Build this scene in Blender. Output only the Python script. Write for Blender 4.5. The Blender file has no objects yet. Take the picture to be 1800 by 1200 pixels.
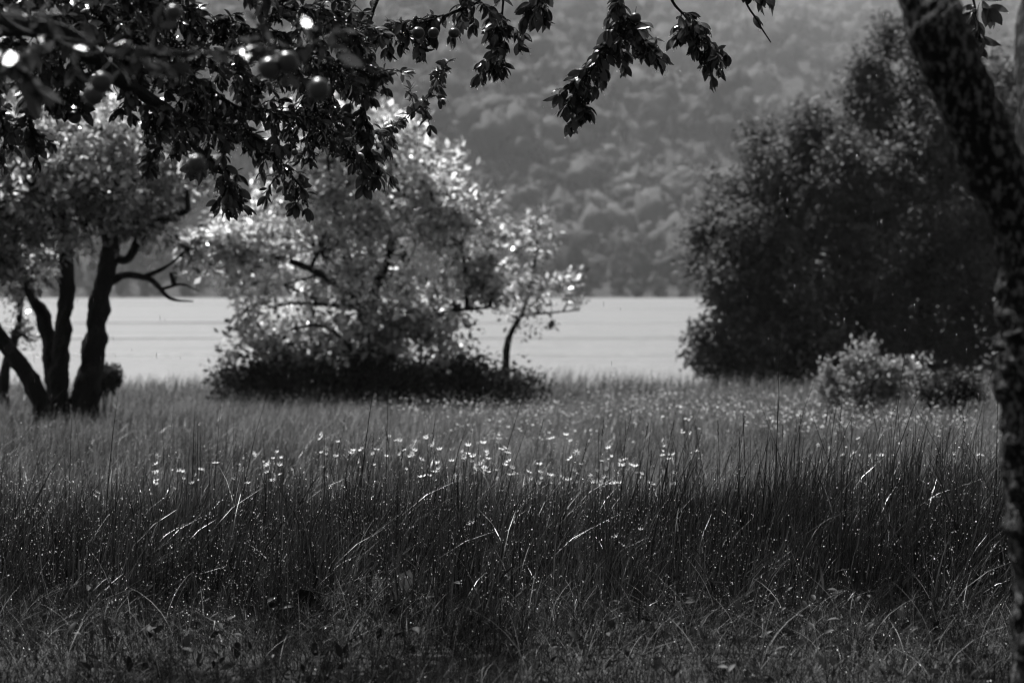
import bpy, math, numpy as np
from mathutils import Vector, Matrix, Quaternion

rng = np.random.default_rng(11)
sc = bpy.context.scene
col = sc.collection
R = math.radians

# ------------------------------------------------------------------ camera
F = 4250.0                       # focal length in pixels of a 1800 px wide frame (85 mm on 36 mm)
CAMZ = 1.5
HOR = 510.0                      # image row of the horizon
PITCH = math.atan((600.0 - HOR) / F)
cam_d = bpy.data.cameras.new('camera'); cam = bpy.data.objects.new('camera', cam_d); col.objects.link(cam)
cam_d.sensor_width = 36.0; cam_d.lens = 85.0
cam.location = (0, 0, CAMZ); cam.rotation_euler = (R(90) - PITCH, 0, 0)
cam_d.clip_start = 0.1; cam_d.clip_end = 6000
cam_d.dof.use_dof = True; cam_d.dof.focus_distance = 11.9; cam_d.dof.aperture_fstop = 3.3
sc.camera = cam

# ------------------------------------------------------------------ sky, sun, exposure
SUN_EL, SUN_AZ = R(62), R(-30)   # azimuth from +Y towards +X
w = bpy.data.worlds.new('World'); sc.world = w; w.use_nodes = True
nt = w.node_tree; nt.nodes.clear()
sky = nt.nodes.new('ShaderNodeTexSky'); sky.sky_type = 'NISHITA'; sky.sun_disc = False
sky.sun_elevation = SUN_EL; sky.sun_rotation = SUN_AZ; sky.dust_density = 3.0
bw = nt.nodes.new('ShaderNodeRGBToBW'); bg = nt.nodes.new('ShaderNodeBackground'); wo = nt.nodes.new('ShaderNodeOutputWorld')
nt.links.new(sky.outputs[0], bw.inputs[0]); nt.links.new(bw.outputs[0], bg.inputs[0]); nt.links.new(bg.outputs[0], wo.inputs[0])
bg.inputs[1].default_value = 0.05
sun_d = bpy.data.lights.new('sun', 'SUN'); sun = bpy.data.objects.new('sun', sun_d); col.objects.link(sun)
sun_d.energy = 5.0; sun_d.angle = R(0.53); sun_d.color = (1, 1, 1)   # black-and-white photograph
SUN = Vector((math.sin(SUN_AZ) * math.cos(SUN_EL), math.cos(SUN_AZ) * math.cos(SUN_EL), math.sin(SUN_EL)))
sun.rotation_euler = SUN.to_track_quat('Z', 'Y').to_euler(); sun.location = (0, 0, 60)
vs = sc.view_settings; vs.view_transform = 'Standard'; vs.look = 'None'; vs.gamma = 1.0; vs.use_curve_mapping = False
vs.exposure = 0.95
sc.cycles.use_denoising = True; sc.cycles.filter_width = 1.2
sc.cycles.max_bounces = 5; sc.cycles.diffuse_bounces = 2; sc.cycles.glossy_bounces = 2
sc.cycles.transmission_bounces = 3; sc.cycles.volume_bounces = 0; sc.cycles.transparent_max_bounces = 4
sc.cycles.sample_clamp_direct = 12; sc.cycles.sample_clamp_indirect = 4

# ------------------------------------------------------------------ helpers
def P(px, py, d):
    """world point that the photograph shows at pixel (px, py), at distance d in front of the camera"""
    u = (px - 900) / F; v = (600 - py) / F
    ry = math.cos(PITCH) + v * math.sin(PITCH); rz = -math.sin(PITCH) + v * math.cos(PITCH)
    return np.array([u / ry * d, d, CAMZ + rz / ry * d])

def sm(a, b, x):
    t = np.clip((np.asarray(x, float) - a) / (b - a), 0, 1); return t * t * (3 - 2 * t)

_pg = rng.random((64, 64))
def noise2(x, y):
    x = np.asarray(x, float); y = np.asarray(y, float)
    xi = np.floor(x).astype(int); yi = np.floor(y).astype(int); fx = x - xi; fy = y - yi
    fx = fx * fx * (3 - 2 * fx); fy = fy * fy * (3 - 2 * fy)
    g = lambda a, b: _pg[a % 64, b % 64]
    return (g(xi, yi) * (1 - fx) + g(xi + 1, yi) * fx) * (1 - fy) + (g(xi, yi + 1) * (1 - fx) + g(xi + 1, yi + 1) * fx) * fy

def fbm(x, y, n=4):
    s = 0; a = 0.5
    for i in range(n): s = s + a * noise2(x * 2 ** i + 7.3 * i, y * 2 ** i + 3.1 * i); a *= 0.5
    return s

def unit(v): return v / np.maximum(np.linalg.norm(v, axis=-1, keepdims=True), 1e-9)

def make_mesh(name, V, faces, mat, smooth=False, tint=None):
    me = bpy.data.meshes.new(name)
    V = np.ascontiguousarray(V, np.float32)
    me.vertices.add(len(V)); me.vertices.foreach_set('co', V.ravel())
    if isinstance(faces, np.ndarray): faces = [faces]
    faces = [np.asarray(f, np.int32) for f in faces if len(f)]
    idx = np.concatenate([f.ravel() for f in faces])
    tot = np.concatenate([np.full(len(f), f.shape[1], np.int32) for f in faces])
    st = np.concatenate([[0], np.cumsum(tot)[:-1]]).astype(np.int32)
    me.loops.add(len(idx)); me.loops.foreach_set('vertex_index', idx)
    me.polygons.add(len(tot)); me.polygons.foreach_set('loop_start', st); me.polygons.foreach_set('loop_total', tot)
    if smooth: me.polygons.foreach_set('use_smooth', np.ones(len(tot), bool))
    me.update(calc_edges=True)
    if tint is not None:
        a = me.attributes.new('tint', 'FLOAT', 'POINT'); a.data.foreach_set('value', np.ascontiguousarray(tint, np.float32))
    me.materials.append(mat)
    return me

def obj(name, me, parent=None, loc=(0, 0, 0)):
    o = bpy.data.objects.new(name, me); col.objects.link(o); o.location = loc
    if parent is not None: o.parent = parent
    return o

def tag(o, label=None, cat=None, group=None, kind=None):
    if label: o['label'] = label
    if cat: o['category'] = cat
    if group: o['group'] = group
    if kind: o['kind'] = kind
    return o

def empty(name, loc):
    o = bpy.data.objects.new(name, None); col.objects.link(o); o.location = [float(c) for c in loc]; o.empty_display_size = 0.2
    return o

def spline(pts, n):
    pts = np.asarray(pts, float)
    if len(pts) == 2: 
        t = np.linspace(0, 1, n)[:, None]; return pts[0] * (1 - t) + pts[1] * t
    q = np.vstack([2 * pts[0] - pts[1], pts, 2 * pts[-1] - pts[-2]])
    k = len(pts) - 1; out = []
    for s in np.linspace(0, k, n):
        i = min(int(s), k - 1); t = s - i
        a, b, c, d = q[i], q[i + 1], q[i + 2], q[i + 3]
        out.append(0.5 * (2 * b + (c - a) * t + (2 * a - 5 * b + 4 * c - d) * t * t + (3 * b - a - 3 * c + d) * t ** 3))
    return np.array(out)

def tube(path, rad, sides=8, rough=0.0, rs=6.0):
    """a tapering, closed, uneven tube along a path"""
    path = np.asarray(path, float); n = len(path); rad = np.broadcast_to(np.asarray(rad, float), (n,))
    tan = unit(np.gradient(path, axis=0)); up = np.array([0.31, 0.22, 0.92])
    if abs(tan[0] @ up) > 0.95: up = np.array([1.0, 0, 0])
    V = []
    a = np.linspace(0, 2 * math.pi, sides, endpoint=False)
    s = np.concatenate([[0], np.cumsum(np.linalg.norm(np.diff(path, axis=0), axis=1))])
    nx = unit(np.cross(tan[0], up)[None])[0]
    off = rng.random() * 40
    for i in range(n):
        nx = nx - tan[i] * (nx @ tan[i]); nx = nx / np.linalg.norm(nx); ny = np.cross(tan[i], nx)
        r = rad[i] * np.ones(sides)
        if rough: r = r * (1 + rough * ((fbm(np.cos(a) * 1.5 + off, s[i] * rs + np.sin(a) * 1.5 + off, 4) - 0.47) * 2.6))
        V.append(path[i] + np.cos(a)[:, None] * r[:, None] * nx + np.sin(a)[:, None] * r[:, None] * ny)
    V = np.vstack(V + [path[:1], path[-1:]])
    i = np.arange(n - 1)[:, None] * sides; j = np.arange(sides)[None]; k = (j + 1) % sides
    Q = np.stack([i + j, i + k, i + sides + k, i + sides + j], -1).reshape(-1, 4)
    j = j[0]; k = k[0]
    T = np.vstack([np.stack([k, j, np.full(sides, n * sides)], -1), np.stack([(n - 1) * sides + j, (n - 1) * sides + k, np.full(sides, n * sides + 1)], -1)])
    return V, Q, T

def join(parts):
    Vs, Qs, Ts, o = [], [], [], 0
    for V, Q, T in parts:
        Vs.append(V); Qs.append(Q + o); Ts.append(T + o); o += len(V)
    return np.vstack(Vs), [np.vstack(Qs), np.vstack(Ts)]

def frames(d, nh):
    """orthonormal frames whose columns are side, along d, normal near nh"""
    d = unit(d); x = unit(np.cross(d, nh)); n = np.cross(x, d)
    return np.stack([x, d, n], -1)

def stamp(tv, tf, pos, rot, scale):
    """copies of a small template (tv, tf) at many places, as one array"""
    n = len(pos); scale = np.asarray(scale, float)
    if scale.ndim == 1: scale = scale[:, None]
    V = np.einsum('nij,nkj->nki', rot, tv[None] * scale[:, None, :] if scale.shape[1] == 3 else tv[None] * scale[:, None]) + pos[:, None]
    f = tf[None] + (np.arange(n) * len(tv))[:, None, None]
    return V.reshape(-1, 3), f.reshape(-1, tf.shape[1])

# ------------------------------------------------------------------ materials (the photograph is black and white)
class NT:
    def __init__(s, name):
        s.m = bpy.data.materials.new(name); s.m.use_nodes = True; s.t = s.m.node_tree; s.t.nodes.clear()
        s.out = s.n('OutputMaterial')
    def n(s, t, **k):
        x = s.t.nodes.new('ShaderNode' + t)
        for a, b in k.items(): setattr(x, a, b)
        return x
    def l(s, a, b): s.t.links.new(a, b)
    def math(s, op, a, b):
        x = s.n('Math', operation=op)
        for i, v in enumerate((a, b)):
            if hasattr(v, 'links'): s.l(v, x.inputs[i])
            else: x.inputs[i].default_value = v
        return x.outputs[0]
    def noise(s, scale, detail=3, rough=0.5, vec=None, stretch=None):
        x = s.n('TexNoise'); x.inputs['Scale'].default_value = scale; x.inputs['Detail'].default_value = detail; x.inputs['Roughness'].default_value = rough
        if vec is None: vec = s.n('TexCoord').outputs['Object']
        if stretch:
            mp = s.n('Mapping'); mp.inputs['Scale'].default_value = stretch; s.l(vec, mp.inputs[0]); vec = mp.outputs[0]
        s.l(vec, x.inputs['Vector']); return x.outputs['Fac']
    def ramp(s, f, stops):
        x = s.n('ValToRGB'); e = x.color_ramp.elements
        while len(e) < len(stops): e.new(0.5)
        for q, (p, v) in zip(e, stops): q.position = p; q.color = (v, v, v, 1)
        s.l(f, x.inputs[0]); return x.outputs[0]
    def bump(s, h, strength, dist):
        x = s.n('Bump'); x.inputs['Strength'].default_value = strength; x.inputs['Distance'].default_value = dist
        s.l(h, x.inputs['Height']); return x.outputs[0]

def leaf_mat(name, albedo, trans, rough=0.35, spec=0.5, var=0.5, per_object=False, veins=False):
    m = NT(name)
    if per_object: f = m.n('ObjectInfo').outputs['Random']
    else:
        at = m.n('Attribute', attribute_name='tint'); f = at.outputs['Fac']
    k = m.math('ADD', m.math('MULTIPLY', f, 2 * var), 1 - var)
    p = m.n('BsdfPrincipled'); p.inputs['Roughness'].default_value = rough; p.inputs['Specular IOR Level'].default_value = spec
    m.l(m.math('MULTIPLY', k, albedo), p.inputs['Base Color'])
    tr = m.n('BsdfTranslucent'); m.l(m.math('MULTIPLY', k, trans), tr.inputs[0])
    if name == 'forest_leaf':
        b = m.bump(m.noise(1.2, 4, 0.75), 1.0, 2.0); m.l(b, p.inputs['Normal'])
    if veins:
        b = m.bump(m.noise(90, 2, stretch=(1, 0.35, 1)), 0.35, 0.002); m.l(b, p.inputs['Normal'])
    a = m.n('AddShader'); m.l(p.outputs[0], a.inputs[0]); m.l(tr.outputs[0], a.inputs[1]); m.l(a.outputs[0], m.out.inputs[0])
    return m.m

def bark_mat(name, lo, hi, scale=9.0, patch=0.58, gloss=0.35):
    m = NT(name)
    n1 = m.noise(scale, 5, 0.65, stretch=(1, 1, 0.55)); n2 = m.noise(scale * 4.5, 4, 0.6, stretch=(1, 1, 0.3))
    c = m.ramp(n1, [(patch - 0.05, lo), (patch + 0.05, hi), (1, hi)])
    k = m.math('MULTIPLY', c, m.math('ADD', n2, 0.5))
    p = m.n('BsdfPrincipled'); m.l(k, p.inputs['Base Color']); p.inputs['Roughness'].default_value = 0.6
    p.inputs['Specular IOR Level'].default_value = gloss
    b = m.bump(m.math('ADD', n2, m.math('MULTIPLY', n1, 0.8)), 1.0, 0.035); m.l(b, p.inputs['Normal'])
    m.l(p.outputs[0], m.out.inputs[0]); return m.m

def plain_mat(name, v, rough=0.5, spec=0.5, var=0.0, scale=20):
    m = NT(name); p = m.n('BsdfPrincipled'); p.inputs['Roughness'].default_value = rough; p.inputs['Specular IOR Level'].default_value = spec
    c = m.ramp(m.noise(scale, 3), [(0.3, v * (1 - var)), (0.7, v * (1 + var))]); m.l(c, p.inputs['Base Color'])
    m.l(p.outputs[0], m.out.inputs[0]); return m.m

def drop_mat(name, g=0.9, t=0.9):
    m = NT(name); gl = m.n('BsdfGlossy'); gl.inputs['Roughness'].default_value = 0.22; gl.inputs[0].default_value = (g, g, g, 1)
    tr = m.n('BsdfTranslucent'); tr.inputs[0].default_value = (t, t, t, 1)  # white colour stands in for sunlight refracted through clear water
    a = m.n('MixShader'); a.inputs[0].default_value = 0.62; m.l(gl.outputs[0], a.inputs[1]); m.l(tr.outputs[0], a.inputs[2]); m.l(a.outputs[0], m.out.inputs[0]); return m.m

M = dict(
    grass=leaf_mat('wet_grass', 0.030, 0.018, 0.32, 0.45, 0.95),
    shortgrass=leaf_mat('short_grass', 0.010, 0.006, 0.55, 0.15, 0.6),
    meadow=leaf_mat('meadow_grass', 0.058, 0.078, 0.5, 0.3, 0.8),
    dock=leaf_mat('dock_leaf', 0.014, 0.006, 0.8, 0.1, 0.5, per_object=True, veins=True),
    sedge=leaf_mat('sedge_blade', 0.012, 0.005, 0.5, 0.15, 0.6),
    straw=leaf_mat('dry_straw', 0.20, 0.08, 0.5, 0.3, 0.5),
    fgleaf=leaf_mat('plum_leaf_wet', 0.024, 0.014, 0.24, 0.5, 0.7, per_object=True, veins=True),
    fgleaves=leaf_mat('plum_leaves_wet', 0.024, 0.014, 0.24, 0.5, 0.7),
    midleaf=leaf_mat('bright_fruit_tree_leaf', 0.19, 0.50, 0.28, 0.6, 0.95),
    leftleaf=leaf_mat('grey_fruit_tree_leaf', 0.16, 0.38, 0.26, 0.6, 0.95),
    darkleaf=leaf_mat('dark_alder_leaf', 0.085, 0.05, 0.65, 0.1, 0.35),
    bushleaf=leaf_mat('pale_bush_leaf', 0.17, 0.13, 0.45, 0.3, 0.5),
    bramble=leaf_mat('bramble_leaf', 0.028, 0.016, 0.6, 0.15, 0.5),
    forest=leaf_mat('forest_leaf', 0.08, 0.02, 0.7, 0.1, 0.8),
    seeds=leaf_mat('pale_seed_heads', 0.16, 0.10, 0.6, 0.2, 0.6),
    petal=leaf_mat('flower_petal', 0.75, 0.35, 0.6, 0.2, 0.1, per_object=True),
    petals=leaf_mat('flower_petals', 0.5, 0.3, 0.6, 0.2, 0.3),
    stem=plain_mat('flower_stem', 0.04, 0.5), seed=plain_mat('seed_head', 0.07, 0.6, 0.3, 0.4, 80),
    fruit=plain_mat('fruit_skin', 0.02, 0.33, 0.5, 0.35, 30),
    bark=bark_mat('wet_bark', 0.006, 0.022, 8, 0.58, 0.08), fgbark=bark_mat('lichen_bark', 0.006, 0.18, 55, 0.555, 0.1), twig=bark_mat('twig_bark', 0.006, 0.02, 40, 0.58, 0.12),
    drop=drop_mat('water_drop'), rain=drop_mat('rain_water', 0.4, 0.4),
)

# ------------------------------------------------------------------ the setting
def ground_z(x, y):
    x = np.asarray(x, float); y = np.asarray(y, float)
    z = -0.45 * sm(14, 44, y) + 0.12 * sm(-2, 9, x) * sm(20, 40, y) + 0.10 * (fbm(x * 0.35 + 9, y * 0.35, 3) - 0.45)
    return z - 1.9 * sm(46.5, 60, y + 1.2 * (fbm(x * 0.2, y * 0.1 + 4, 2) - 0.4))
xs = np.concatenate([np.linspace(-520, -30, 12), np.linspace(-28, 28, 113), np.linspace(30, 520, 12)])
ys = np.concatenate([np.linspace(-60, 4, 17), np.linspace(5, 62, 115), np.linspace(66, 900, 12)])
gx, gy = np.meshgrid(xs, ys); V = np.stack([gx, gy, ground_z(gx, gy)], -1).reshape(-1, 3)
def grid_faces(nx, ny):
    i = np.arange(ny - 1)[:, None] * nx; j = np.arange(nx - 1)[None]
    return np.stack([i + j, i + j + 1, i + nx + j + 1, i + nx + j], -1).reshape(-1, 4)
m = NT('soil_thatch'); p = m.n('BsdfPrincipled'); n1 = m.noise(6, 6, 0.7)
m.l(m.ramp(n1, [(0.3, 0.01), (0.7, 0.03)]), p.inputs['Base Color']); p.inputs['Roughness'].default_value = 0.9
m.l(m.bump(m.noise(30, 4, 0.7), 0.8, 0.03), p.inputs['Normal']); m.l(p.outputs[0], m.out.inputs[0])
tag(obj('ground', make_mesh('ground', V, grid_faces(len(xs), len(ys)), m.m, True)), kind='structure')

# lake
m = NT('rainy_lake_water'); p = m.n('BsdfPrincipled'); p.inputs['Base Color'].default_value = (0.13, 0.13, 0.13, 1)
p.inputs['IOR'].default_value = 1.33
wind = m.noise(0.03, 5, 0.62, stretch=(0.13, 1.5, 1))
m.l(m.ramp(wind, [(0.36, 0.12), (0.43, 0.5), (0.68, 0.66)]), p.inputs['Roughness'])
h = m.math('ADD', m.noise(1.3, 4, 0.6, stretch=(0.6, 1.0, 1)), m.math('MULTIPLY', m.noise(0.25, 3, 0.6, stretch=(0.35, 1.0, 1)), 2.0))
h = m.math('MULTIPLY', h, m.ramp(wind, [(0.36, 0.12), (0.43, 1.0)]))
m.l(m.bump(h, 1.0, 0.45), p.inputs['Normal']); m.l(p.outputs[0], m.out.inputs[0])
LAKE = -1.0
V = np.array([[-520, 44, LAKE], [520, 44, LAKE], [520, 860, LAKE], [-520, 860, LAKE]], float)
tag(obj('lake', make_mesh('lake', V, np.array([[0, 1, 2, 3]]), m.m)), kind='structure')

# mountainside
SHORE = 795.0
def hill_z(x, y):
    t = np.maximum(y - SHORE - 14 * (fbm(x * 0.012 + 3, y * 0.0 + 1.7, 3) - 0.45), -40)
    return LAKE - 0.6 + t * (0.30 - 0.135 * sm(-0.10, 0.13, x / np.maximum(y, 1))) + 95 * (fbm(x * 0.010 + y * 0.006, y * 0.008 - x * 0.004, 4) - 0.47) * sm(0, 300, t)
xs = np.linspace(-900, 900, 121); ys = np.concatenate([np.linspace(780, 2800, 140), np.linspace(2850, 3400, 12)])
gx, gy = np.meshgrid(xs, ys); V = np.stack([gx, gy, hill_z(gx, gy)], -1).reshape(-1, 3)
m = NT('forest_floor'); p = m.n('BsdfPrincipled'); p.inputs['Roughness'].default_value = 0.95
m.l(m.ramp(m.noise(0.12, 6, 0.7), [(0.35, 0.01), (0.7, 0.035)]), p.inputs['Base Color'])
m.l(m.bump(m.noise(0.12, 6, 0.7), 1.0, 6.0), p.inputs['Normal']); m.l(p.outputs[0], m.out.inputs[0])
tag(obj('mountain', make_mesh('mountain', V, grid_faces(len(xs), len(ys)), m.m, True)), kind='structure')

# far forest on the mountainside: one mass
QUAD = np.array([[-.5, -.5, 0], [.5, -.5, 0], [.5, .5, 0], [-.5, .5, 0]], float); QF = np.array([[0, 1, 2, 3]])
LEAF4 = np.array([[0, 0, 0], [.26, .5, .06], [0, 1, -.05], [-.26, .5, .06]], float)
tx, ty = [], []
yy = SHORE + 3
while yy < 3050:
    sp = 8.0 * yy / 850
    for xx in np.arange(-0.225 * yy - 20, 0.225 * yy + 20, sp):
        tx.append(xx + rng.uniform(-.45, .45) * sp); ty.append(yy + rng.uniform(-.45, .45) * sp)
    yy += sp * 1.0
tx = np.array(tx); ty = np.array(ty); nT = len(tx); K = 18
tz = hill_z(tx, ty); keep = (tz > LAKE - 0.3) & ((tz - CAMZ) / ty < 0.135); tx, ty, tz = tx[keep], ty[keep], tz[keep]; nT = len(tx)
hgt = np.clip(rng.lognormal(2.12, 0.36, nT), 5, 19) * (ty / 850) ** 0.5 * (0.75 + 0.5 * fbm(tx * 0.02, ty * 0.02, 3)); shore_row = ty < SHORE + 26
hgt[shore_row] *= 0.6
wid = hgt * rng.uniform(0.34, 0.56, nT)
tapered = rng.random(nT) < 0.30 * (fbm(tx * 0.015 + 5, ty * 0.02, 2) > 0.4) + 0.8 * (tx < -70) * (ty < 1000)  # narrow dark-toned crowns, packed thickest on the near left slope
wid[tapered] *= 0.6; hgt[tapered] *= 1.25
g_ = (1 + 5 ** 0.5) / 2
ico = unit(np.array([[-1, g_, 0], [1, g_, 0], [-1, -g_, 0], [1, -g_, 0], [0, -1, g_], [0, 1, g_], [0, -1, -g_], [0, 1, -g_], [g_, 0, -1], [g_, 0, 1], [-g_, 0, -1], [-g_, 0, 1]], float))
icf = [[0, 11, 5], [0, 5, 1], [0, 1, 7], [0, 7, 10], [0, 10, 11], [1, 5, 9], [5, 11, 4], [11, 10, 2], [10, 7, 6], [7, 1, 8], [3, 9, 4], [3, 4, 2], [3, 2, 6], [3, 6, 8], [3, 8, 9], [4, 9, 5], [2, 4, 11], [6, 2, 10], [8, 6, 7], [9, 8, 1]]
vv = [tuple(q_) for q_ in ico]; mids = {}; nf = []
def midp(a, b):
    k_ = (min(a, b), max(a, b))
    if k_ not in mids: mids[k_] = len(vv); q_ = np.array(vv[a]) + np.array(vv[b]); vv.append(tuple(q_ / np.linalg.norm(q_)))
    return mids[k_]
for a, b, c in icf:
    p1, p2, p3 = midp(a, b), midp(b, c), midp(c, a); nf += [[a, p1, p3], [b, p2, p1], [c, p3, p2], [p1, p2, p3]]
ICO = np.array(vv); ICF = np.array(nf)
NV = len(ICO); uu = np.broadcast_to(ICO, (nT, NV, 3)); idn = np.arange(nT)[:, None]
rr = 0.80 + 1.15 * (noise2(uu[..., 0] * 2.6 + idn * 1.7, uu[..., 1] * 2.6 + uu[..., 2] * 3.1 + idn * 0.9) - 0.5)
tap = np.where(tapered[:, None], 1.05 - 0.85 * np.clip(uu[..., 2], -0.2, 1), 1.0)
bp = np.stack([tx[:, None] + uu[..., 0] * rr * wid[:, None] * tap, ty[:, None] + uu[..., 1] * rr * wid[:, None] * tap, tz[:, None] + hgt[:, None] * (0.48 + 0.52 * uu[..., 2] * rr)], -1)
ttree = np.clip(np.where(tapered | shore_row, 0.06, rng.random(nT) * 0.5 + 1.3 * (fbm(tx * 0.010 + ty * 0.006, ty * 0.011 - tx * 0.004, 3) - 0.27)), 0, 1)  # diagonal pale and dark bands put slope shading into the crown tone
Vb = bp.reshape(-1, 3); Fb = (ICF[None] + (np.arange(nT) * NV)[:, None, None]).reshape(-1, 3)
kk = rng.integers(0, NV, (nT, K)); pos = (bp[np.arange(nT)[:, None], kk] + rng.normal(size=(nT, K, 3)) * (hgt * 0.13)[:, None, None]).reshape(-1, 3)
nrm = unit(uu[np.arange(nT)[:, None], kk].reshape(-1, 3) + rng.normal(size=pos.shape) * 0.45 + np.array([0, 0, .2]))
Vq, fq = stamp(QUAD, QF, pos, frames(rng.normal(size=nrm.shape), nrm), rng.uniform(0.9, 2.4, len(pos)) * (pos[:, 1] / 850) ** 0.5)
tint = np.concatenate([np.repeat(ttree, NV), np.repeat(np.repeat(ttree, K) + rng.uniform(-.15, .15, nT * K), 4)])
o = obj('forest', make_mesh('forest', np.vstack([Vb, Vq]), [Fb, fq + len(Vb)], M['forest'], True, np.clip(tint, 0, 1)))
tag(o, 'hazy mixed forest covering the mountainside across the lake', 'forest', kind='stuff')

# rainy air
m = NT('rainy_air'); pv = m.n('VolumePrincipled'); pv.inputs['Color'].default_value = (0.95, 0.95, 0.95, 1); pv.inputs['Density'].default_value = 0.000112
pv.inputs['Anisotropy'].default_value = 0.35
m.l(pv.outputs[0], m.out.inputs['Volume'])
b0 = np.array([-910, -70, -4.2]); b1 = np.array([910, 3410, 900.0])
V = np.array([[x, y, z] for z in (b0[2], b1[2]) for y in (b0[1], b1[1]) for x in (b0[0], b1[0])])
Fc = np.array([[0, 2, 3, 1], [4, 5, 7, 6], [0, 1, 5, 4], [2, 6, 7, 3], [0, 4, 6, 2], [1, 3, 7, 5]])
tag(obj('haze', make_mesh('haze', V, Fc, m.m)), 'thin grey rain haze filling the whole valley', 'haze', kind='stuff')

# ------------------------------------------------------------------ middle-distance trees
def tree_root(name, label, base, group=None):
    r = empty(name, base); tag(r, label, 'tree', group); return r

def part(root, name, V, f, mat, smooth=False, tint=None, kind=None):
    b = np.array(root.location)
    o = obj(name, make_mesh(name, V - b, f, mat, smooth, tint), root)
    if kind: o['kind'] = kind
    return o

def foliage(lobes, d, n_clumps, per, llen, spread, depth=None, shell=(0.45, 1.0), upbias=0.5, droop=0.3, subn=9, nout=0.4, njit=0.7, srr=(0.22, 0.42)):
    """leaf positions spread in clumps through ellipsoid lobes (px, py, rx, ry, weight[, dd])"""
    wgt = np.array([l[2] * l[3] * (l[4] if len(l) > 4 else 1) for l in lobes], float); wgt /= wgt.sum()
    which = rng.choice(len(lobes), n_clumps, p=wgt)
    c = np.array([P(l[0], l[1], d + (l[5] if len(l) > 5 else 0)) for l in lobes])
    s = d / F; rad = np.array([[l[2] * s, (depth or (l[2] + l[3]) / 2 * 1.0) * s, l[3] * s] for l in lobes])
    ns = max(n_clumps // subn, 6); sw = rng.choice(len(lobes), ns, p=wgt)
    us = unit(rng.normal(size=(ns, 3))); rs_ = rng.uniform(shell[0] ** 2, shell[1] ** 2, ns) ** 0.5
    sc_ = c[sw] + us * rs_[:, None] * rad[sw]; srad = rad[sw].mean(1, keepdims=True) * rng.uniform(srr[0], srr[1], (ns, 1))
    si = rng.integers(0, ns, n_clumps); u = unit(rng.normal(size=(n_clumps, 3)) + np.array([0, 0, 0.35])); cc = sc_[si] + u * srad[si] * rng.uniform(0.6, 1, (n_clumps, 1)); u = unit(u + us[si] * 0.5)
    out = np.repeat(u, per, 0)
    pos = np.repeat(cc, per, 0) + np.clip(rng.normal(size=(n_clumps * per, 3)), -1.7, 1.7) * spread * np.repeat(rng.uniform(0.5, 1.3, n_clumps), per)[:, None]
    d0 = unit(out + rng.normal(size=pos.shape) * 0.9 - np.array([0, 0, droop]))
    nh = unit(rng.normal(size=pos.shape) * njit + out * nout + np.array([0, 0, upbias]))
    V, f = stamp(LEAF4, np.array([[0, 1, 2, 3]]), pos, frames(d0, nh), llen * rng.uniform(0.6, 1.25, len(pos)))
    t = np.clip(np.repeat(rng.random(n_clumps), per) * 0.5 + rng.random(len(pos)) * 0.5, 0, 1) ** 1.7
    return V, f, np.repeat(t, 4), cc, c

def wood(root, stems, d, cc=None, centres=None, rough=0.25, twig_n=60, mat='bark', limb_r=0.04):
    """stems: list of (part name, [(px, py[, dd])...], r0, r1); then limbs to lobe centres and twigs to clumps"""
    pts = []
    for nm, pl, r0, r1 in stems:
        path = spline([P(q[0], q[1], d + (q[2] if len(q) > 2 else 0)) for q in pl], 18 * len(pl))
        t = np.linspace(0, 1, len(path)); rad = r0 + (r1 - r0) * t
        rad = rad * (1 + 0.22 * np.exp(-((path[:, 2] - path[0, 2]) / (3 * r0)) ** 2) * (nm == 'trunk'))
        V, Q, T = tube(path, rad, 16, rough * 1.6, 5.0); part(root, nm, V, [Q, T], M[mat], True); pts.append(path)
    pts = np.vstack(pts)
    if centres is not None:
        for c in centres:
            k = np.argmin(np.linalg.norm(pts - c, axis=1) + np.maximum(pts[:, 2] - c[2], 0) * 2 + 0.5 * (pts[:, 2] < pts[:, 2].min() + 0.5))
            a = pts[k]; mid = (a + c) / 2 + rng.normal(size=3) * 0.12 * np.linalg.norm(c - a) + np.array([0, 0, 0.06])
            path = spline([a, mid, c], 12); V, Q, T = tube(path, np.linspace(limb_r, limb_r * 0.3, 12), 7, 0.2)
            part(root, 'limb', V, [Q, T], M[mat], True)
        tw = []
        for k in rng.choice(len(cc), min(twig_n, len(cc)), replace=False):
            c = centres[np.argmin(np.linalg.norm(centres - cc[k], axis=1))]
            mid = (c + cc[k]) / 2 + rng.normal(size=3) * 0.08
            tw.append(tube(spline([c, mid, cc[k]], 6), np.linspace(limb_r * 0.35, 0.006, 6), 5))
        V, fs = join(tw); part(root, 'twigs', V, fs, M[mat], True, kind='stuff')

# bright apple-sized fruit tree in the middle
d = 38.0
base = P(640, 0, d); base[2] = float(ground_z(base[0], d)); gpy = 510 + (CAMZ - base[2]) / d * F
root = tree_root('fruit_tree', 'broad bright-leaved fruit tree on the dark mound by the lake shore', base)
lobes = [(640, 300, 150, 95, 1.2), (765, 345, 85, 85, 1.1), (560, 440, 150, 90, 1), (720, 460, 130, 110, 1), (810, 430, 60, 95, 1), (480, 540, 80, 60, .8),
         (800, 540, 90, 55, .7), (650, 560, 140, 60, .9), (420, 450, 70, 60, .8), (580, 250, 110, 70, 1), (375, 480, 55, 60, .7), (430, 390, 70, 60, .8), (360, 420, 40, 40, .5), (450, 600, 70, 40, .7), (560, 610, 100, 36, .8), (760, 600, 120, 36, .8), (500, 500, 90, 70, .7), (860, 480, 40, 50, .4), (690, 240, 70, 45, .8)]
V, f, t, cc, ce = foliage(lobes, d, 1050, 17, 0.145, 0.13, subn=5)
part(root, 'crown', V, f, M['midleaf'], False, t, 'stuff')
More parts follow.
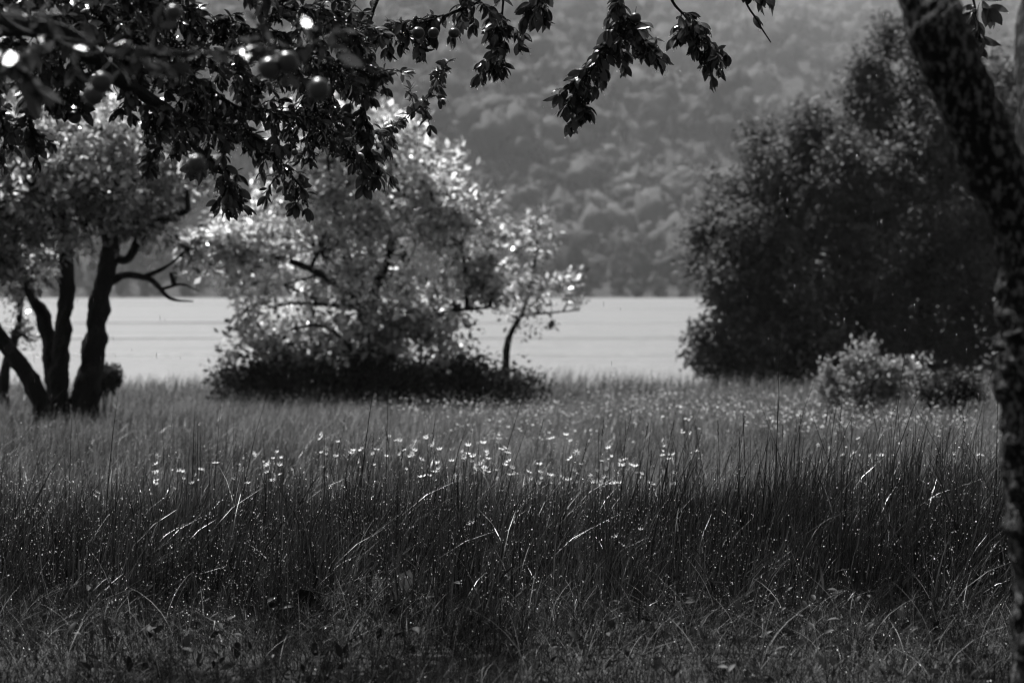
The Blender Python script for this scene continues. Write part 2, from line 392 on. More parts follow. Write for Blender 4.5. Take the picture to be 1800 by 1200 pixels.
wood(root, [('trunk', [(640, gpy), (636, 640), (645, 590), (625, 500), (600, 420)], 0.13, 0.06),
            ('branch', [(640, 600), (720, 575), (790, 548), (860, 540)], 0.07, 0.02), ('branch', [(640, 560), (680, 460), (700, 390), (770, 350)], 0.07, 0.03),
            ('branch', [(625, 520), (540, 470), (450, 440), (380, 410)], 0.06, 0.02)], d, cc, ce, twig_n=330)

# small wind-bent tree at the water's edge
d = 42.0
base = P(890, 0, d); base[2] = float(ground_z(base[0], d)); gpy = 510 + (CAMZ - base[2]) / d * F
root = tree_root('sapling', 'thin crooked sapling standing alone against the lake beside the broad tree', base)
lobes = [(935, 430, 40, 45, 1), (925, 500, 40, 45, 1), (985, 500, 35, 28, .6), (905, 560, 22, 26, .8), (945, 545, 35, 25, .6), (1010, 540, 25, 14, .4), (880, 500, 30, 30, .5), (950, 400, 20, 25, .5)]
V, f, t, cc, ce = foliage(lobes, d, 110, 11, 0.12, 0.11, subn=2, shell=(0.3, 1.25))
part(root, 'crown', V, f, M['leftleaf'], False, t, 'stuff')
wood(root, [('trunk', [(889, gpy), (890, 620), (898, 585), (920, 545), (938, 470), (945, 410)], 0.07, 0.015), ('branch', [(915, 555), (960, 550), (1020, 545)], 0.03, 0.008)], d, cc, ce, twig_n=40, limb_r=0.02)

# many-stemmed tree on the left
d = 30.0
base = P(110, 0, d); base[2] = float(ground_z(base[0], d)); gpy = 510 + (CAMZ - base[2]) / d * F
root = tree_root('many_stemmed_tree', 'old fruit tree with four black leaning stems beside the lake', base)
lobes = [(60, 330, 120, 100, 1), (210, 310, 120, 100, 1), (130, 225, 190, 75, 1), (15, 450, 60, 70, .7), (255, 395, 60, 45, .6), (310, 290, 70, 70, .7), (-60, 350, 90, 130, .8), (150, 400, 60, 50, .6), (330, 440, 34, 28, .5), (300, 480, 30, 22, .3)]
V, f, t, cc, ce = foliage(lobes, d, 820, 22, 0.125, 0.13, subn=5)
part(root, 'crown', V, f, M['leftleaf'], False, t, 'stuff')
wood(root, [('trunk', [(150, gpy), (152, 690), (165, 600), (180, 500), (195, 440), (185, 380), (200, 300)], 0.165, 0.085),
            ('trunk', [(105, gpy), (102, 690), (110, 590), (118, 500), (115, 430), (100, 360), (70, 300)], 0.13, 0.07),
            ('trunk', [(95, gpy, .3), (92, 650, .3), (75, 560, .3), (50, 510, .3), (20, 420, .3)], 0.11, 0.06),
            ('trunk', [(80, gpy, -.2), (62, 685, -.2), (25, 625, -.2), (-20, 570, -.2), (-90, 480, -.2)], 0.12, 0.08),
            ('branch', [(170, 505), (215, 485), (262, 490), (300, 524), (340, 530)], 0.06, 0.008), ('branch', [(250, 487), (290, 470), (335, 435)], 0.03, 0.008), ('branch', [(285, 508), (320, 500), (350, 512)], 0.02, 0.006), ('branch', [(195, 450), (225, 455), (260, 400), (330, 370)], 0.07, 0.03)],
     d, cc, ce, 0.3, 200)

d = 36.0
base = P(8, 0, d); base[2] = float(ground_z(base[0], d)); gpy = 510 + (CAMZ - base[2]) / d * F
root = tree_root('thin_tree', 'thin dark tree at the edge behind the four leaning stems', base)
lobes = [(40, 470, 55, 60, 1), (-20, 420, 70, 70, 1), (20, 590, 35, 30, .4), (60, 600, 25, 25, .3)]
V, f, t, cc, ce = foliage(lobes, d, 120, 30, 0.10, 0.13)
part(root, 'crown', V, f, M['leftleaf'], False, t, 'stuff')
wood(root, [('trunk', [(6, gpy), (8, 660), (22, 610), (35, 550), (30, 460)], 0.08, 0.04)], d, cc, ce, 0.3, 40)

# dark trees on the right bank
def dark_tree(name, label, bx, d, lobes, stems, n):
    base = P(bx, 0, d); base[2] = float(ground_z(base[0], d)); gpy = 510 + (CAMZ - base[2]) / d * F
    root = tree_root(name, label, base, None)
    V, f, t, cc, ce = foliage(lobes, d, n, 42, 0.145, 0.21, subn=7, shell=(0.15, 1.12), upbias=0.4, droop=0.8, nout=0.8, njit=0.5, srr=(0.2, 0.42))
    part(root, 'crown', V, f, M['darkleaf'], False, t, 'stuff')
    wood(root, [('trunk', [(bx, gpy)] + stems, 0.16, 0.05)], d, cc, ce, 0.2, 60)
dark_tree('round_dark_tree', 'dense dark rounded tree overhanging the lake edge', 1410, 46.5,
          [(1222, 440, 26, 30, 1.6), (1250, 520, 30, 30, 1.2), (1345, 235, 28, 30, 1.5), (1398, 225, 30, 36, 1.5), (1455, 240, 40, 40, 1.2), (1262, 395, 30, 32, 1.3), (1240, 600, 26, 40, 1.3), (1285, 480, 65, 110, 1), (1335, 390, 75, 110, 1), (1365, 290, 55, 70, 1), (1430, 330, 85, 110, 1.1), (1480, 430, 110, 150, 1), (1390, 470, 120, 120, 1), (1310, 580, 90, 90, 1.2), (1400, 620, 160, 70, 1.4), (1300, 655, 65, 40, 1.2), (1490, 640, 120, 60, 1.2)],
          [(1410, 560), (1400, 430), (1370, 330)], 1300)
dark_tree('tall_dark_tree', 'tallest dark tree behind the leaning black trunk', 1620, 47.5,
          [(1560, 70, 28, 34, 1.6), (1535, 150, 30, 36, 1.4), (1500, 205, 34, 36, 1.3), (1620, 60, 36, 36, 1.3), (1600, 120, 58, 70, 1.2), (1640, 220, 95, 100, 1.1), (1560, 230, 60, 85, 1.1), (1505, 300, 70, 90, 1.1), (1570, 350, 100, 110, 1.1), (1690, 300, 90, 130, 1), (1700, 450, 120, 160, 1), (1580, 480, 120, 130, 1), (1640, 600, 160, 80, 1.5), (1600, 660, 160, 50, 1.4)],
          [(1625, 560), (1630, 350), (1610, 180)], 1300)
dark_tree('outer_dark_tree', 'dark tree mostly hidden behind the second upright stem', 1800, 48.5,
          [(1800, 300, 110, 160, 1), (1830, 480, 130, 140, 1), (1790, 590, 120, 60, 1), (1760, 160, 70, 90, .8)], [(1800, 560), (1800, 350), (1790, 200)], 420)

# bushes
def bush(name, label, d, lobes, mat, n, per, llen, spread, stems=14, group=None, droop=0.1):
    cx = np.mean([l[0] for l in lobes]); base = P(cx, 0, d); base[2] = float(ground_z(base[0], d))
    root = empty(name, base); tag(root, label, 'bush', group)
    V, f, t, cc, ce = foliage(lobes, d, n, per, llen, spread, shell=(0.2, 1.0), upbias=0.6, droop=droop, subn=4)
    V[:, 2] = np.maximum(V[:, 2], base[2] + 0.02)
    part(root, 'foliage', V, f, M[mat], False, t, 'stuff')
    tw = []
    for k in rng.choice(len(cc), min(stems, len(cc)), replace=False):
        a = base + np.array([(cc[k][0] - base[0]) * 0.5, (cc[k][1] - base[1]) * 0.4, -0.03]); a[2] = float(ground_z(a[0], a[1])) - 0.02
        tw.append(tube(spline([a, (a + cc[k]) / 2 + rng.normal(size=3) * .06, cc[k]], 6), np.linspace(0.014, 0.005, 6), 5))
    V, fs = join(tw); part(root, 'stems', V, fs, M['bark'], True, kind='stuff')
bush('bramble_bush', 'dark low bramble bush at the foot of the broad bright tree, lake side', 38.0, [(455, 680, 60, 36, 1), (495, 655, 50, 50, .8), (410, 682, 32, 26, .7), (540, 672, 60, 30, .8), (500, 700, 120, 22, 1)], 'bramble', 420, 22, 0.10, 0.16)
bush('bramble_bush', 'long dark bramble mound between the broad tree and the sapling', 38.2, [(700, 672, 70, 40, 1), (800, 664, 50, 36, 1), (655, 655, 36, 46, .8), (860, 676, 60, 28, .9), (925, 688, 40, 20, .7), (600, 672, 80, 36, .9), (740, 700, 190, 28, 1.2)], 'bramble', 800, 22, 0.10, 0.16, 40)
bush('pale_bush', 'pale upright leafy bush in front of the dark trees', 33.0, [(1475, 668, 26, 28, 1), (1515, 645, 24, 44, 1), (1548, 662, 30, 34, 1), (1578, 645, 20, 40, .8), (1605, 665, 22, 28, .7), (1450, 678, 18, 20, .6), (1530, 692, 90, 26, 1.2)], 'bushleaf', 330, 16, 0.085, 0.085, 30, None, -1.2)
bush('low_shrub', 'low grey shrub beside the second upright stem near the lake', 31.0, [(1690, 682, 50, 26, 1), (1640, 690, 50, 22, .8)], 'bramble', 90, 30, 0.07, 0.07, 12)
bush('low_shrub', 'small dark shrub at the foot of the four leaning stems', 31.0, [(185, 670, 22, 22, 1), (170, 655, 14, 16, .6)], 'bramble', 60, 30, 0.07, 0.05, 8)

# ------------------------------------------------------------------ meadow grass
def blades(x, y, h, w_, lean, ang, seg, face=None, z0=None):
    n = len(x); t = np.linspace(0, 1, seg + 1)
    z0 = ground_z(x, y) - 0.01 if z0 is None else z0
    a = rng.uniform(0, math.pi, n) if face is None else face
    wx = np.cos(a); wy = np.sin(a)
    V = np.empty((n, seg + 1, 2, 3))
    bend = lean[:, None] * (t[None] ** 1.8) * h[:, None]
    zz = h[:, None] * t[None] * (1 - 0.32 * np.minimum(lean[:, None], 2.2) * t[None] ** 1.5)
    cx = x[:, None] + np.cos(ang)[:, None] * bend; cy = y[:, None] + np.sin(ang)[:, None] * bend
    ww = w_[:, None] * (0.55 + 0.45 * np.sin(t * 2.4 + 0.5))[None] * (1 - t[None] ** 3 * 0.93) * 0.5
    for s, k in ((-1, 0), (1, 1)):
        V[:, :, k, 0] = cx + s * ww * wx[:, None]; V[:, :, k, 1] = cy + s * ww * wy[:, None]; V[:, :, k, 2] = z0[:, None] + np.maximum(zz, 0.012)
    b = (np.arange(n) * (seg + 1) * 2)[:, None]; i = (np.arange(seg) * 2)[None]
    f = np.stack([b + i, b + i + 1, b + i + 3, b + i + 2], -1).reshape(-1, 4)
    return V.reshape(-1, 3), f, np.stack([cx, cy, z0[:, None] + zz], -1)

def in_view(n, d0, d1, margin=0.9):
    y = rng.uniform(d0, d1, int(n * 1.6)); x = rng.uniform(-1, 1, len(y)) * (0.22 * d1 + margin)
    k = np.abs(x) < 0.22 * y + margin; return x[k][:n], y[k][:n]

def edge(x): return 11.1 + 0.75 * sm(-0.3, 2.2, x) + 1.6 * (fbm(x * 1.3 + 20, x * 0 + 2, 3) - 0.4)

# tall wet grass
nT = 4200
cx, cy = in_view(nT, 9.6, 14.6); k = cy > edge(cx) - rng.exponential(0.5, len(cy)); cx, cy = cx[k], cy[k]
ex, ey = in_view(2100, 14.4, 28.0); k = rng.random(len(ey)) < (1.15 - sm(15.0, 28.0, ey)) * (1.3 - 1.05 * sm(-0.10, 0.04, ex / ey)); cx = np.concatenate([cx, ex[k]]); cy = np.concatenate([cy, ey[k]])  # extra dark tufts, denser on the left, standing in for tree shade
per = 16
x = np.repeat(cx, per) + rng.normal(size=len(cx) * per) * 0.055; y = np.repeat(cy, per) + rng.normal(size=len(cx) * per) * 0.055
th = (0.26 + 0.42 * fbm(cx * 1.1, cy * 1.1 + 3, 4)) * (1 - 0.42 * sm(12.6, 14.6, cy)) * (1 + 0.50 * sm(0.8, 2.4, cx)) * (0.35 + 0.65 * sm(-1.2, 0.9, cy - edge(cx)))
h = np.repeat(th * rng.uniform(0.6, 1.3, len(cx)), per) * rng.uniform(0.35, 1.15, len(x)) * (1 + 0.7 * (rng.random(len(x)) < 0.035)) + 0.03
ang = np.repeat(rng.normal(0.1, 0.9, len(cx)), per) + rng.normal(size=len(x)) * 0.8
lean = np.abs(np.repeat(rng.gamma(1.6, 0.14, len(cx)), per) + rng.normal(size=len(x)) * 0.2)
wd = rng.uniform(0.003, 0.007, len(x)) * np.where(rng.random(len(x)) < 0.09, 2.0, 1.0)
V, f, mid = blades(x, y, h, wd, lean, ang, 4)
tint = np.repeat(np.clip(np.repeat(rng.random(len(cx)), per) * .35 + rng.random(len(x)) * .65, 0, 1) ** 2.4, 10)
tag(obj('tall_grass', make_mesh('tall_grass', V, f, M['grass'], True, tint)), 'tall wet dark grass across the front of the meadow, with tufts standing in for shade behind', 'grass', kind='stuff')
grass_pts = mid

# broad dark sedge blades standing above the tall grass
sx, sy = in_view(220, 12.2, 14.6, 0.3); k = rng.random(len(sx)) < 0.04 + 0.96 * sm(0.04, 0.13, sx / sy); sx, sy = sx[k], sy[k]
x = np.repeat(sx, 9) + rng.normal(size=len(sx) * 9) * 0.05; y = np.repeat(sy, 9) + rng.normal(size=len(sx) * 9) * 0.05
h = rng.uniform(0.35, 0.86, len(x)) * np.repeat(rng.uniform(0.75, 1.08, len(sx)), 9); V, f, _ = blades(x, y, h, rng.uniform(0.005, 0.010, len(x)), np.abs(rng.normal(size=len(x)) * 0.26), rng.normal(0.2, 1.0, len(x)), 5, face=rng.normal(0, 0.6, len(x)))
tag(obj('sedge', make_mesh('sedge', V, f, M['sedge'], True, np.repeat(rng.random(len(x)), 12))), 'upright black sedge blades standing above the tall grass', 'sedge', kind='stuff')

# short tangled grass in front
n = 45000
x, y = in_view(n, 8.0, 13.2, 0.7); k = y < edge(x) + 0.7; x, y = x[k], y[k]
h = rng.uniform(0.07, 0.24, len(x)) * (0.7 + 0.7 * fbm(x * 1.5, y * 1.5, 3)); lean = rng.gamma(2.2, 0.42, len(x)); ang = rng.normal(0.3, 1.6, len(x)) + 4 * fbm(x * 0.7, y * 0.7, 2)
V, f, mid2 = blades(x, y, h, rng.uniform(0.002, 0.0048, len(x)), lean, ang, 3)
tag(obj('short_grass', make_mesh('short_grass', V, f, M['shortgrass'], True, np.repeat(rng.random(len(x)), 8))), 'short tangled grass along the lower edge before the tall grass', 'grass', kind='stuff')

# dry straw lying among it
n = 1000
x, y = in_view(n, 8.6, 12.6, 0.6)
h = rng.uniform(0.12, 0.42, len(x)); lean = rng.uniform(0.15, 1.15, len(x)); ang = rng.uniform(-.6, 3.8, len(x))
V, f, _ = blades(x, y, h, rng.uniform(0.0015, 0.0035, len(x)), lean, ang, 6)
tag(obj('dry_straw', make_mesh('dry_straw', V, f, M['straw'], True, np.repeat(rng.random(len(x)), 14))), 'pale dry straw lying tangled in the short grass', 'straw', kind='stuff')

# broad-leaved weeds creeping through the short grass
def leaf_template(rows=5):
    ts = np.linspace(0, 1, rows + 1); V = []; Fs = []
    for t_ in ts:
        wd_ = 0.235 * (math.sin(math.pi * min(t_ ** 0.85, 1)) ** 0.8) * (0.72 + 0.5 * t_) if 0 < t_ < 1 else 0.008
        zc = -0.22 * t_ ** 2
        V += [[-wd_, t_, zc + wd_ * 0.32], [0, t_, zc], [wd_, t_, zc + wd_ * 0.32]]
    for i in range(rows):
        a = 3 * i; Fs += [[a, a + 1, a + 4, a + 3], [a + 1, a + 2, a + 5, a + 4]]
    return np.array(V), np.array(Fs)
LV, LF = leaf_template(5)
x, y = in_view(3200, 8.2, 13.4, 0.6); k = fbm(x * 1.1 + 5, y * 1.1, 3) > 0.42; x, y = x[k], y[k]
q = np.stack([x, y, ground_z(x, y) + rng.uniform(0.02, 0.16, len(x))], -1); dv = rng.normal(size=q.shape) + np.array([0, 0, .5])
V, f = stamp(LV, LF, q, frames(dv, unit(rng.normal(size=q.shape) * .4 + np.array([0, 0, 1]))), rng.uniform(0.02, 0.065, len(q)))
tag(obj('weeds', make_mesh('weeds', V, f, M['shortgrass'], True, np.repeat(rng.random(len(q)), len(LV)))), 'small broad weed leaves creeping through the short grass', 'weeds', kind='stuff')

# sunlit meadow beyond
n = 84000
y = 13.4 + (46.5 - 13.4) * rng.random(n) ** 1.1; x = rng.uniform(-1, 1, n) * (0.222 * y + 1.5)
pat = fbm(x * 0.25, y * 0.18, 4)
tuft = fbm(x * 2.5, y * 1.2, 3)
h = rng.uniform(0.12, 0.40, n) * (0.35 + 0.9 * pat + 0.5 * tuft) * (1 + 0.45 * sm(40, 45, y)) * (0.8 + 0.2 * sm(14, 19, y))
lean = rng.gamma(2.0, 0.2, n); ang = rng.normal(0.1, 1.4, n)
V, f, _ = blades(x, y, h, rng.uniform(0.004, 0.009, n) * (0.5 + y / 30), lean, ang, 2)
tint = np.repeat(np.clip(rng.random(n) * 0.4 + (fbm(x * 0.5 + 8, y * 0.3, 3) - 0.3) * 0.7 + (noise2(x * 4, y * 2.2) - 0.3) * 0.6, 0, 1), 6)
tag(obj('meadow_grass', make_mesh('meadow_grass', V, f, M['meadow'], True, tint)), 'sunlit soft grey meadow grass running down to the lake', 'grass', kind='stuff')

# pale seed heads over the meadow
OCT = np.array([[1, 0, 0], [-1, 0, 0], [0, 1, 0], [0, -1, 0], [0, 0, 1], [0, 0, -1]], float)
OCF = np.array([[0, 2, 4], [2, 1, 4], [1, 3, 4], [3, 0, 4], [2, 0, 5], [1, 2, 5], [3, 1, 5], [0, 3, 5]])
EYE = np.eye(3)
n = 7500
y = rng.uniform(15, 45, n); x = rng.uniform(-1, 1, n) * (0.222 * y + 1); k = fbm(x * 0.8 + 3, y * 0.5, 3) > 0.36; x, y = x[k], y[k]
q = np.stack([x, y, ground_z(x, y) + rng.uniform(0.16, 0.42, len(x))], -1); dv = rng.normal(size=q.shape) * .35 + np.array([.15, 0, 1])
V, f = stamp(OCT, OCF, q, frames(dv, rng.normal(size=q.shape)), np.stack([np.full(len(q), .0035), rng.uniform(.012, .03, len(q)), np.full(len(q), .0035)], -1) * (q[:, 1:2] / 26))
tag(obj('seed_heads', make_mesh('seed_heads', V, f, M['seeds'], True, np.repeat(rng.random(len(q)), 6))), 'countless pale grass seed heads nodding over the sunlit meadow', 'seed heads', kind='stuff')

# dew and rain drops on the tall grass
gp = grass_pts[:, 2:5].reshape(-1, 3); pw = np.maximum(fbm(gp[:, 0] * 2.2, gp[:, 1] * 1.4, 3) - 0.33, 0.015) ** 1.5; k = rng.choice(len(gp), 29000, replace=False, p=pw / pw.sum()); q = gp[k] + rng.normal(size=(len(k), 3)) * 0.004
gp2 = mid2[:, 2:4].reshape(-1, 3); k2 = rng.choice(len(gp2), 2600, replace=False); q = np.vstack([q, gp2[k2]])
TET = np.array([[1, 1, 1], [1, -1, -1], [-1, 1, -1], [-1, -1, 1]], float) * 0.8; TEF = np.array([[0, 1, 2], [0, 3, 1], [0, 2, 3], [1, 3, 2]])
V, f = stamp(TET, TEF, q, frames(rng.normal(size=q.shape), rng.normal(size=q.shape)), np.clip(rng.lognormal(-6.15, 0.38, len(q)), 0.001, 0.0038))
tag(obj('dew', make_mesh('dew', V, f, M['drop'], True)), 'tiny bright raindrops clinging to the tall grass blades', 'raindrops', kind='stuff')

# ------------------------------------------------------------------ flowers
def petal_mesh():
    V = [[0, 0, 0]]; Fs = []
    n = 7
    for i in range(n):
        a = 2 * math.pi * i / n; b = a + 2 * math.pi / n * 0.86; m_ = (a + b) / 2
        V += [[.45 * math.cos(a), .5 * math.sin(a), .14], [math.cos(m_) * 1.0, math.sin(m_) * 1.0, .74 + 0.1 * (i % 2)], [.45 * math.cos(b), .45 * math.sin(b), .16]]
        k = 1 + 3 * i; Fs.append([0, k, k + 1, k + 2])
    return np.array(V), np.array(Fs)
pv_, pf_ = petal_mesh()
HEADS = [make_mesh('petals', pv_ * np.array(q_), pf_, M['petal'], True) for q_ in ((1, 1, 1), (1.15, 1.1, 0.35), (0.6, 0.7, 1.25), (0.9, 1.2, 0.7))]
Vc, Fc_ = OCT * np.array([.3, .3, .22]) + np.array([0, 0, .16]), OCF
CENTRE = make_mesh('flower_centre', Vc, Fc_, M['seed'], True)
STEM = {}
def flower(px, py, d, size, label, group=None):
    hp = P(px, py, d); gz = float(ground_z(hp[0], hp[1])); L = max(hp[2] - gz, 0.1)
    root = empty('meadow_flower', (hp[0] + rng.normal() * 0.03, hp[1], gz)); tag(root, label, 'flower', group)
    off = Vector((hp[0] - root.location.x, 0, L))
    key = int(rng.integers(0, 3))
    if key not in STEM:
        bow = [0.05, -0.08, 0.02][key]
        Vs, Q, T = tube(np.array([[bow * math.sin(t_ * math.pi), 0.3 * bow * math.sin(t_ * math.pi), t_] for t_ in np.linspace(0, 1, 6)]), 1.0, 4)
        cen = np.repeat(np.array([[bow * math.sin(t_ * math.pi), 0.3 * bow * math.sin(t_ * math.pi), t_] for t_ in np.linspace(0, 1, 6)]), 4, 0)
        Vs[:24] = cen + (Vs[:24] - cen) * 0.003
        STEM[key] = make_mesh('stem', Vs, [Q, T], M['stem'], True)
    s = obj('stem', STEM[key], root); s.scale = (1, 1, off.length); s.rotation_euler = off.to_track_quat('Z', 'Y').to_euler()
    tilt = Matrix.Rotation(rng.uniform(0, 6.28), 4, 'Z') @ Matrix.Rotation(rng.normal() * 0.75, 4, 'X')
    for nm, me in (('petals', HEADS[int(rng.integers(0, 4))]), ('flower_centre', CENTRE)):
        o = obj(nm, me, root); o.matrix_local = Matrix.Translation(off) @ tilt @ Matrix.Scale(size, 4)
    return root
def band(n, x0, x1, y0, y1, d0, d1, s0, s1, label, group):
    cl = [(rng.uniform(x0, x1), rng.random()) for _ in range(max(n // 7, 2))]
    for i in range(n):
        c_ = cl[int(rng.integers(0, len(cl)))]; t_ = float(np.clip(c_[1] + rng.normal() * 0.2, 0, 1)); py = y0 + (y1 - y0) * t_
        flower(float(np.clip(c_[0] + rng.normal() * 55, x0 - 15, x1 + 15)), py, d1 + (d0 - d1) * t_ + rng.uniform(-.4, .4), rng.uniform(s0, s1), label, group)
L1 = 'small pale flower in the thick drift at the middle of the meadow'
band(84, 850, 1170, 765, 850, 15.5, 19.5, 0.015, 0.032, L1, 'pale flowers in the middle drift')
band(48, 580, 850, 762, 838, 15.0, 19.0, 0.015, 0.029, 'small pale flower in the looser patch under the broad bright tree', 'pale flowers in the looser patch')
band(36, 290, 600, 782, 850, 14.5, 18.0, 0.014, 0.026, 'small pale flower scattered in the dim grass before the four leaning stems', 'pale flowers scattered before the leaning stems')
band(12, 10, 300, 830, 890, 14.5, 17.0, 0.012, 0.019, 'tiny pale flower in the dark grass at the far edge', 'tiny pale flowers at the edge')
band(48, 1180, 1720, 715, 800, 16.5, 22.0, 0.012, 0.020, 'small pale flower behind the tall blades near the black trunk', 'pale flowers behind the tall blades')
band(26, 620, 1250, 860, 960, 12.6, 14.0, 0.014, 0.022, 'small white flower half sunk in the tall wet grass', 'white flowers half sunk in the tall grass')
for (px, py, s, lb) in ((828, 920, .023, 'torn white flower leaning sideways in the tall wet grass'), (1127, 931, .019, 'white dome-shaped flower alone in the dark tall grass'),
                        (1143, 1002, .018, 'lowest white flower, a single petal shape before the dark blades'), (1573, 958, .017, 'round pale clover head near the black trunk'),
                        (175, 1032, .014, 'lone white flower low in the dewy grass at the left'), (990, 1020, .014, 'pale drooping flower in the grass below the middle drift'),
                        (834, 963, .015, 'small white flower directly below the torn one'), (1306, 727, .016, 'single budded flower raised above the tall blades')):
    flower(px, py, 12.3 if py > 800 else 13.0, s, lb)

# pale flower heads far out in the meadow: nobody could count them
n = 4200
y = rng.uniform(23, 42, n); x = rng.uniform(-0.05, 0.2, n) * y + rng.normal(size=n) * 0.4; k = fbm(x * 0.5 + 2, y * 0.35, 3) > 0.40; x, y = x[k], y[k]
q = np.stack([x, y, ground_z(x, y) + rng.uniform(0.14, 0.34, len(x))], -1)
nh = unit(rng.normal(size=q.shape) * 0.5 + np.array([0, 0, 1])); V, f = stamp(pv_, pf_, q, frames(rng.normal(size=q.shape), nh), rng.uniform(0.008, 0.019, len(q)))
tag(obj('far_flowers', make_mesh('far_flowers', V, f, M['petals'], True, np.repeat(rng.random(len(q)), len(pv_)))), 'mass of blurred pale flower heads far out in the meadow', 'flowers', kind='stuff')

# ------------------------------------------------------------------ tall grass stalks that stand clear of the rest
def stalk(px, py, px0, d, lab, thick=0.0022, head=0.12, grp=None):
    top = P(px, py, d); b = P(px0, 900, d); b[2] = float(ground_z(b[0], d))
    root = empty('grass_stalk', b); tag(root, lab, 'grass stalk', grp)
    mid = (top + b) / 2 + np.array([(b[0] - top[0]) * 0.22, 0, 0.02])
    path = spline([b, mid, top], 12) - b
    V, Q, T = tube(path, np.linspace(thick, thick * 0.5, 12), 5); obj('stem', make_mesh('stem', V, [Q, T], M['stem'], True), root)
    tn = unit(path[-1] - path[-3]); hp = [path[-1] - tn * head * (1 - t_) for t_ in np.linspace(0, 1, 12)]
    q = np.array(hp) + rng.normal(size=(12, 3)) * 0.0015
    dv = unit(np.tile(tn, (12, 1)) + rng.normal(size=(12, 3)) * 0.35)
    V, f = stamp(OCT, OCF, q, frames(dv, rng.normal(size=(12, 3))), np.tile([[0.0030, 0.009, 0.0030]], (12, 1)) * np.linspace(1.1, .6, 12)[:, None])
    obj('seed_head', make_mesh('seed_head', V, f, M['seed'], True), root)
LB = {(765, 733): 'tall seeded grass stalk standing clear before the broad bright tree', (1310, 725): 'knobbed grass stalk clear of the blades below the dark trees', (1480, 700): 'tall seeded stalk rising in front of the pale bush',
      (1712, 648): 'tallest pale seeded stalk beside the black trunk', (1062, 725): 'slim grass stalk leaning over the middle flower drift', (1112, 715): 'slim curved grass stalk beyond the middle flower drift', (15, 815): 'seeded stalk at the left edge of the tall grass',
      (1100, 735): 'second slim stalk beside the curved one over the flower drift', (1550, 730): 'dark upright stalk before the pale flower patch', (1630, 740): 'dark stalk before the low grey shrub'}
for (px, py), lb in LB.items(): stalk(px, py, px - rng.uniform(5, 40), 13.2 if px < 1700 else 14.5, lb)
for i in range(34):
    px = rng.uniform(560, 1740); py = rng.uniform(735, 800) - 18 * (px > 1300)
    stalk(px, py, px - rng.normal(12, 22), rng.uniform(12.2, 14.2), 'thin dark grass stalk rising above the tall wet grass', 0.002, 0.07, 'thin dark stalks above the tall grass')
for i in range(14):
    px = rng.uniform(20, 560); py = rng.uniform(800, 880)
    stalk(px, py, px - rng.normal(12, 26), rng.uniform(12.2, 14.0), 'thin dark grass stalk in the dewy grass before the leaning stems', 0.002, 0.06, 'thin dark stalks before the leaning stems')

# ------------------------------------------------------------------ foreground trees
def leaf_template(rows=5):
    ts = np.linspace(0, 1, rows + 1); V = []; Fs = []
    for t_ in ts:
        wd_ = 0.235 * (math.sin(math.pi * min(t_ ** 0.85, 1)) ** 0.8) * (0.72 + 0.5 * t_) if 0 < t_ < 1 else 0.008
        zc = -0.22 * t_ ** 2
        V += [[-wd_, t_, zc + wd_ * 0.32], [0, t_, zc], [wd_, t_, zc + wd_ * 0.32]]
    for i in range(rows):
        a = 3 * i; Fs += [[a, a + 1, a + 4, a + 3], [a + 1, a + 2, a + 5, a + 4]]
    return np.array(V), np.array(Fs)
LV, LF = leaf_template(5)
LEAFM = [make_mesh('leaf', LV * np.array([s, 1, c]), LF, M['fgleaf'], True) for s, c in ((1, 1), (0.85, 1.6), (1.15, 0.4), (0.95, -0.7))]
def sphere(n=12, m_=8, dent=0.12):
    V = []; 
    for i in range(m_ + 1):
        th_ = math.pi * i / m_
        for j in range(n):
            ph = 2 * math.pi * j / n; r_ = 1 - dent * math.exp(-(th_ / 0.35) ** 2) - 0.5 * dent * math.exp(-((math.pi - th_) / 0.3) ** 2)
            V.append([math.sin(th_) * math.cos(ph) * r_, math.sin(th_) * math.sin(ph) * r_, math.cos(th_) * r_ * 0.98])
    i = np.arange(m_)[:, None] * n; j = np.arange(n)[None]; k = (j + 1) % n
    return np.array(V), np.stack([i + j, i + n + j, i + n + k, i + k], -1).reshape(-1, 4)
sv, sf = sphere(); FRUITM = make_mesh('fruit', sv, sf, M['fruit'], True)

